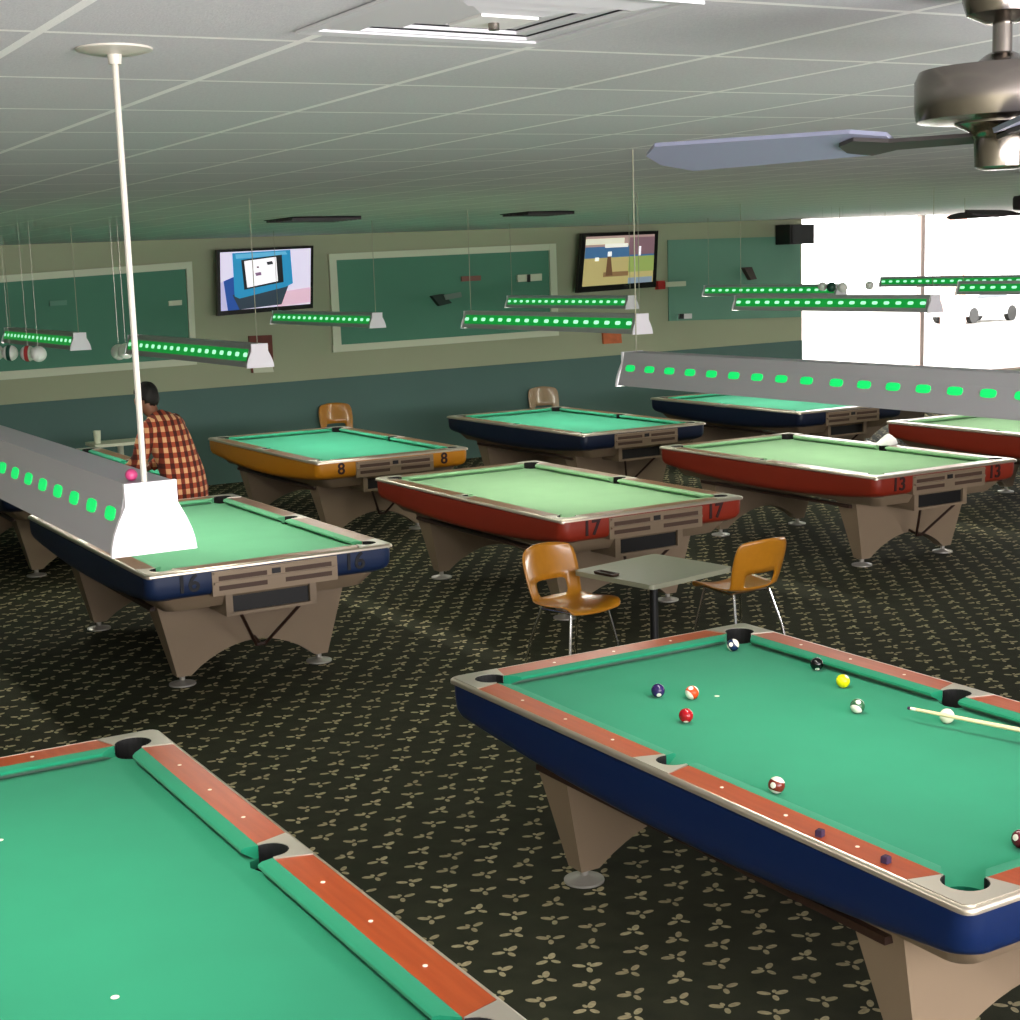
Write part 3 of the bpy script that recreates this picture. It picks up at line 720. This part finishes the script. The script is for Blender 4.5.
tv([(582.5,233.5), (658.5,230.5), (656,287), (577.5,293)], 'television showing a ball game on tan field',
   [(R4(.05,.06,.95,.90), 'b3a46c', .6), (R4(.05,.06,.95,.26), 'a88c86', .6), (R4(.05,.1,.55,.2), 'd9d6c0', .7), (R4(.05,.24,.95,.43), '3d6690', .6), (R4(.62,.1,.95,.40), '7a5a64', .6), (R4(.3,.2,.6,.26), 'e2e0d4', .8),
    (R4(.62,.43,.95,.7), '8ea055', .6), (R4(.3,.68,.62,.76), '8a6a44', .5), ([(.34,.4),(.38,.4),(.42,.74),(.33,.74)], '6a4a30', .5), (R4(.34,.33,.39,.41), 'f0f0ee', .8), (R4(.18,.42,.23,.48), 'f0f0e6', .8), (R4(.74,.26,.77,.42), 'f0e6f0', .8), (R4(.62,.80,.93,.90), '7f8fa0', .6)])
sp0 = at_y(795, 234.5, YW-.2)
r = empty('wall_speaker', sp0, 0, 'black speaker box mounted at top left corner of the window', 'speaker')
MB().box(-.24, .24, -.16, .16, -.145, .145).build('cabinet', MAT['black'], r)
MB().box(-.20, .22, -.168, -.16, -.125, .125).build('grille', MAT['dark'], r)
MB().box(-.05, .05, .16, .2, -.05, .05).build('bracket', MAT['dark'], r)

# ------------------------------------------------------------------ chairs and small table
def chair_proto():
    r = empty('shell_chair', (0, 0, 0))
    # side profile (forward = +x): from the front lip of the seat to the top of the back
    prof = [(.235, .425), (.215, .445), (.16, .452), (.06, .440), (-.06, .430), (-.14, .440), (-.19, .475), (-.208, .515), (-.222, .572), (-.248, .66), (-.275, .75), (-.285, .80)]
    wid = [.20, .215, .225, .225, .215, .205, .20, .205, .215, .22, .215, .18]
    nv = 11; V = []; F = []
    for i, (x, z) in enumerate(prof):
        for j in range(nv):
            t = -1+2*j/(nv-1); c_ = t*t
            lift = .035*c_*(1 if i < 6 else 0); fw = .055*c_*(0 if i < 6 else 1)
            V.append((x+fw, t*wid[i], z+lift-(.02*c_ if i in (0, 11) else 0)))
    for i in range(len(prof)-1):
        for j in range(nv-1):
            if 6 <= i <= 7 and 2 <= j <= nv-4: continue
            F.append((i*nv+j, i*nv+j+1, (i+1)*nv+j+1, (i+1)*nv+j))
    me = bpy.data.meshes.new('shell'); me.from_pydata(V, [], F); o = bpy.data.objects.new('shell', me); COL.objects.link(o)
    s = o.modifiers.new('s', 'SUBSURF'); s.levels = s.render_levels = 1
    d = o.modifiers.new('d', 'SOLIDIFY'); d.thickness = .009
    bpy.context.view_layer.update()
    m2 = bpy.data.meshes.new_from_object(o.evaluated_get(bpy.context.evaluated_depsgraph_get())); o.modifiers.clear(); o.data = m2; m2.name = 'shell'
    for f in m2.polygons: f.use_smooth = True
    m2.materials.append(MAT['orange']); o.parent = r
    m = MB()
    for sy in (1, -1): m.tube([(.17, sy*.15, .43), (-.13, sy*.15, .418)], .010, 8)
    for x in (.13, -.10): m.tube([(x, -.15, .425), (x, .15, .425)], .009, 8)
    m.build('under_frame', MAT['chrome'], r, smooth=True)
    for sx, sy in ((1,1),(1,-1),(-1,1),(-1,-1)):
        MB().tube([(.16 if sx > 0 else -.12, sy*.15, .425), (.195 if sx > 0 else -.19, sy*.195, .20), (.215 if sx > 0 else -.235, sy*.215, .003)], .0105, 10).build('leg', MAT['chrome'], r, smooth=True)
    return r
chair0 = chair_proto()
GC = 'fibreglass shell chairs'
def cam_dir(dx, dz):       # image right / away from the camera, on the floor
    return Vector((dx*TX+dz*TY, -dx*TY+dz*TX, 0))
def place_chair(p, d, label, m='orange', first=False):
    c_ = chair0 if first else copy_tree(chair0)
    c_.location = (p.x, p.y, 0); c_.rotation_euler = (0, 0, math.atan2(d.y, d.x)); tag(c_, label, 'chair', GC)
    for ch in c_.children:
        if ch.name.split('.')[0] == 'shell': setmat(ch, 0, MAT[m])
    return c_
place_chair(at_z(574, 672, 0), cam_dir(.62, -.78), 'orange shell chair facing the small table from its left, hole in the back', first=True)
place_chair(at_z(739, 652, 0), cam_dir(-.55, .83), 'orange shell chair seen from behind at right of the small table')
pw = at_y(340, 415, YW-.35); wc1 = place_chair(pw, Vector((-.15, -1, 0)), 'orange shell chair against the wall behind the yellow table')
pw = at_y(548, 394, YW-.35); wc2 = place_chair(pw, Vector((-.25, -1, 0)), 'pale tan shell chair against the wall behind the navy table', 'tan')
wc1.scale.z = wc2.scale.z = 1.13
# small square table between the chairs
TZ = .62
tc = [at_z(u, v, TZ) for u, v in ((580, 569), (663, 550), (729, 570), (641, 588))]
ctr = sum(tc, Vector())/4
ux = ((tc[2]-tc[3])+(tc[1]-tc[0])).normalized(); uy = Vector((-ux.y, ux.x, 0))
hx = (tc[2]-tc[3]).length/2; hy = abs((tc[0]-tc[3]).dot(uy))/2
r = empty('side_table', (ctr.x, ctr.y, 0), math.atan2(ux.y, ux.x), 'small table with olive laminate top between two orange chairs', 'table')
m = MB(); m.loft([rrect(hx, hy, .04, TZ-.03), rrect(hx, hy, .04, TZ)]); m.build('table_top', MAT['laminate'], r)
MB().lathe([(.027, .03), (.027, TZ-.045)], n=16).build('pedestal', MAT['dark'], r, smooth=True)
m = MB()
for a in range(4):
    an = PI/4+a*PI/2; m.tube([(0, 0, .05), (.24*math.cos(an), .24*math.sin(an), .012)], [.02, .011], 8)
m.build('pedestal_base', MAT['dark'], r)
m = MB(); m.box(-.17, .17, -.02, .02, TZ-.05, TZ-.03); m.box(-.02, .02, -.17, .17, TZ-.05, TZ-.03); m.build('top_bracket', MAT['dark'], r)
p = at_z(603, 575, TZ)
m = MB(); m.loft([rrect(.085, .03, .012, 0, 3), rrect(.09, .035, .014, .018, 3), rrect(.08, .025, .01, .018, 3), rrect(.078, .023, .01, .006, 3)])
o = m.build('ashtray', MAT['brown']); o.location = (p.x+.02, p.y-.01, TZ); o.rotation_euler.z = math.atan2(ux.y, ux.x)-PI/2
tag(o, 'dark brown oblong tray on left end of the small table', 'tray')
# counter table and cup by the far wall, behind the person
p = at_y(120, 441, 16.9)
r = empty('side_table', (p.x, p.y, 0), 0, 'narrow pale topped table by the far wall left of the person', 'table')
MB().box(-.34, .45, -.2, .2, p.z-.035, p.z).build('table_top', MAT['trim'], r)
MB().tube([(0, 0, .02), (0, 0, p.z-.03)], .035, 12).build('pedestal', MAT['trim'], r); MB().lathe([(.2, 0), (.2, .015), (.04, .03)]).build('pedestal_base', MAT['dark'], r)
pc = at_y(97.5, 441, 16.88)
m = MB(); m.lathe([(.035, 0), (.042, .14), (.038, .14), (.032, .01)], caps=(True, True)); o = m.build('paper_cup', MAT['trim'], smooth=True)
o.location = (pc.x, 16.88, p.z); tag(o, 'pale cup standing on the narrow table by the far wall', 'cup')

# ------------------------------------------------------------------ the player
def skin_mesh(name, verts, edges, radii, parent, m, sub=1, root=0):
    me = bpy.data.meshes.new(name); me.from_pydata(verts, edges, []); o = bpy.data.objects.new(name, me); COL.objects.link(o)
    sk = o.modifiers.new('skin', 'SKIN'); sk.use_smooth_shade = True
    for i, rad in enumerate(radii):
        d = me.skin_vertices[0].data[i]; d.radius = (rad, rad) if not isinstance(rad, tuple) else rad; d.use_root = (i == root)
    ss = o.modifiers.new('s', 'SUBSURF'); ss.levels = ss.render_levels = sub
    bpy.context.view_layer.update()
    m2 = bpy.data.meshes.new_from_object(o.evaluated_get(bpy.context.evaluated_depsgraph_get())); o.modifiers.clear(); o.data = m2
    for f in m2.polygons: f.use_smooth = True
    m2.materials.clear(); m2.materials.append(m); o.parent = parent; return o
pp = at_z(189, 583, 0)
pd = cam_dir(-.94, .34)
PS = 1.01
person = empty('person', (pp.x, pp.y, 0), math.atan2(pd.y, pd.x), 'person in red and orange plaid shirt with dark hair leaning forward behind the pole', 'person')
V = []; E = []; RD = []
def J(p, r_, par=None):
    V.append(p); RD.append(r_)
    if par is not None: E.append((par, len(V)-1))
    return len(V)-1
hip = J((0, 0, .93), .13); sp1 = J((.05, 0, 1.10), .125, hip); sp2 = J((.13, 0, 1.26), .14, sp1); nk = J((.22, 0, 1.40), .06, sp2); nk2 = J((.26, 0, 1.45), .055, nk)
h1 = J((.295, 0, 1.51), .082, nk2); h2_ = J((.32, 0, 1.585), .088, h1)
nose = J((.40, 0, 1.515), .014, h1); chin = J((.355, 0, 1.455), .03, h1)
for s in (1, -1):
    J((.285, s*.085, 1.53), .016, h1)                         # ears
    sh = J((.15, s*.17, 1.33), .06, sp2); el = J((.22, s*.25, 1.08), .045, sh); wr = J((.42, s*.20, .95), .029, el)
    pm = J((.49, s*.185, .92), .033, wr)
    for k_, (dy_, ln) in enumerate(((-.030, .062), (-.010, .075), (.011, .070), (.030, .055))):
        a_ = J((.525, s*.185+dy_, .905), .009, pm); b_ = J((.525+ln*.55, s*.185+dy_*1.1, .885), .0085, a_); J((.525+ln*.8, s*.185+dy_*1.1, .855), .007, b_)
    t1 = J((.475, s*.185-s*.045, .915), .011, pm); J((.515, s*.185-s*.06, .885), .009, t1)
    th = J((.0, s*.10, .86), .095, hip); kn = J((.05, s*.115, .49), .062, th); an = J((-.02, s*.12, .10), .043, kn); hl = J((-.03, s*.12, .045), .04, an); J((.13, s*.135, .032), .032, hl)
body = skin_mesh('body', V, E, RD, person, MAT['skin'], 1, hip)
def ellipse(c_, ax, ay, tilt, n=22, wob=0):
    out = []
    for i in range(n):
        a = 2*PI*i/n; x = ax*math.cos(a)*(1+wob*math.sin(5*a)); y = ay*math.sin(a)*(1+wob*math.cos(4*a))
        out.append((c_[0]+x*math.cos(tilt), y, c_[2]-x*math.sin(tilt) if True else 0))
    return out
m = MB()
m.loft([ellipse((-.03,0,.68), .165, .235, .12, wob=.05), ellipse((-.03,0,.78), .165, .235, .15, wob=.04), ellipse((-.01,0,.92), .16, .225, .25, wob=.02), ellipse((.04,0,1.07), .155, .215, .35), ellipse((.10,0,1.21), .155, .22, .45), ellipse((.15,0,1.32), .14, .215, .5),
        ellipse((.19,0,1.38), .10, .15, .55), ellipse((.22,0,1.415), .07, .08, .6)], 0, (False, False))
for s in (1, -1):
    m.tube([(.14, s*.14, 1.345), (.155, s*.19, 1.31), (.19, s*.235, 1.19), (.22, s*.26, 1.08), (.31, s*.235, 1.01), (.415, s*.20, .955)], [.075, .088, .075, .066, .056, .046], 14, 0, False)
shirt = m.build('plaid_shirt', MAT['plaid'], person, smooth=True, ang=80)
m = MB()
for s in (1, -1):
    m.tube([(0, s*.09, .84), (0, s*.10, .76), (.05, s*.115, .50), (.0, s*.12, .25), (-.02, s*.122, .075)], [.12, .115, .088, .075, .075], 16, 0, False)
m.build('trousers', MAT['trousers'], person, smooth=True, ang=80)
m = MB()
for s in (1, -1):
    m.loft([[(.05+ax*math.cos(a)-.01, s*.128+.048*math.sin(a)*(1.0), z) for a in [2*PI*i/14 for i in range(14)]] for ax, z in ((.135, 0), (.135, .03), (.12, .06), (.08, .085))])
m.build('shoes', MAT['dark'], person, smooth=True)
m = MB(); n = 26; rows = 14; V2 = []; F2 = []
for i in range(rows+1):
    th = PI*i/rows
    for k_ in range(n):
        a = 2*PI*k_/n; b_ = 1+.045*math.sin(7*a+3*th)+.03*math.sin(13*a-2*th)
        x = .108*math.sin(th)*math.cos(a); V2.append((.290+x*b_, .097*math.sin(th)*math.sin(a)*b_, 1.565+.118*math.cos(th)*b_-.10*min(0, x)*0))
def keep(i, k_):
    a = 2*PI*(k_+.5)/n; th = PI*(i+.5)/rows
    front = math.cos(a)                              # +1 towards the face
    return th < PI*(.34+.40*(1-front)/2)
for i in range(rows):
    for k_ in range(n):
        if keep(i, k_): F2.append((i*n+k_, i*n+(k_+1) % n, (i+1)*n+(k_+1) % n, (i+1)*n+k_))
m.add(V2, F2); hr = m.build('hair', MAT['hair'], person, smooth=True, ang=180)
bm = bmesh.new(); bm.from_mesh(hr.data); bmesh.ops.remove_doubles(bm, verts=bm.verts, dist=.0005)
bmesh.ops.delete(bm, geom=[v for v in bm.verts if not v.link_faces], context='VERTS'); bm.to_mesh(hr.data); bm.free()
sd = hr.modifiers.new('thickness', 'SOLIDIFY'); sd.thickness = .014; sd.offset = -1
person.scale = (PS, PS, PS)
# ------------------------------------------------------------------ outside the window
struct('ground_outside', MB().box(-40, 90, YW+.25, 120, -.35, -.25), MAT['asphalt'])
def car(u, dist, label):
    p = at_d(u, 300, dist); r = empty('car', (p.x, p.y, -.25), .15, label, 'car', 'pale cars parked outside the window')
    side = [(-2.2,.30),(-2.25,.62),(-2.1,.88),(-1.3,.95),(-.75,1.38),(.55,1.40),(1.15,.98),(1.95,.86),(2.2,.62),(2.2,.30)]
    MB().loft([[(x, y, z) for x, z in side] for y in (-.85, .85)]).build('body', MAT['carw'], r)
    MB().loft([[(x, y, z) for x, z in [(-1.2,.97),(-.72,1.32),(.5,1.34),(1.02,.99)]] for y in (-.86, .86)]).build('windows', MAT['carg'], r)
    for x in (-1.35, 1.35):
        for y in (-.78, .78):
            MB().tube([(x, y-.1, .32), (x, y+.1, .32)], .32, 18).build('wheel', MAT['dark'], r, smooth=True)
car(975, 62, 'pale car outside the window at right edge, left of two'); car(1060, 64, 'pale car outside the window, cut by the right edge of view')
p = at_d(954, 250, 60)
o = MB().box(-.35, .35, -.35, .35, 0, 9).build('outdoor_pillar', MAT['brick']); o.location = (p.x, p.y, -.25); tag(o, 'pale pink brick pillar outside beyond the window mullion', 'pillar')

# ------------------------------------------------------------------ light
wd = bpy.data.worlds.new('world'); scn.world = wd; wd.use_nodes = True
bg = wd.node_tree.nodes['Background']; bg.inputs[0].default_value = (1.0, .985, .97, 1); bg.inputs[1].default_value = 8.0
def area(name, loc, rot, sx, sy, e, c=(1, 1, 1)):
    li = bpy.data.lights.new(name, 'AREA'); li.shape = 'RECTANGLE'; li.size = sx; li.size_y = sy; li.energy = e; li.color = c
    o = bpy.data.objects.new(name, li); COL.objects.link(o); o.location = loc; o.rotation_euler = rot; return o
area('front_wall_fill', (5, Y0+.05, 1.9), (PI/2, 0, 0), 14, 2.0, 1500, (1.0, .955, .985))  # added fill light; the front wall has no window
area('added_rear_fill', (2.0, -3.2, 1.3), (PI, 0, 0), 9, 3, 2100, (1.0, .95, 1.0))  # added upward light behind the camera to brighten the near ceiling, no fixture
area('right_wall_fill', (X1-.05, 9, 1.9), (PI/2, 0, PI/2), 10, 1.8, 1200, (1, .98, .95))  # added fill light at the solid right wall, no window there
scn.view_settings.view_transform = 'Standard'; scn.view_settings.look = 'None'; scn.view_settings.gamma = 1; scn.view_settings.exposure = 0
scn.view_settings.use_curve_mapping = False
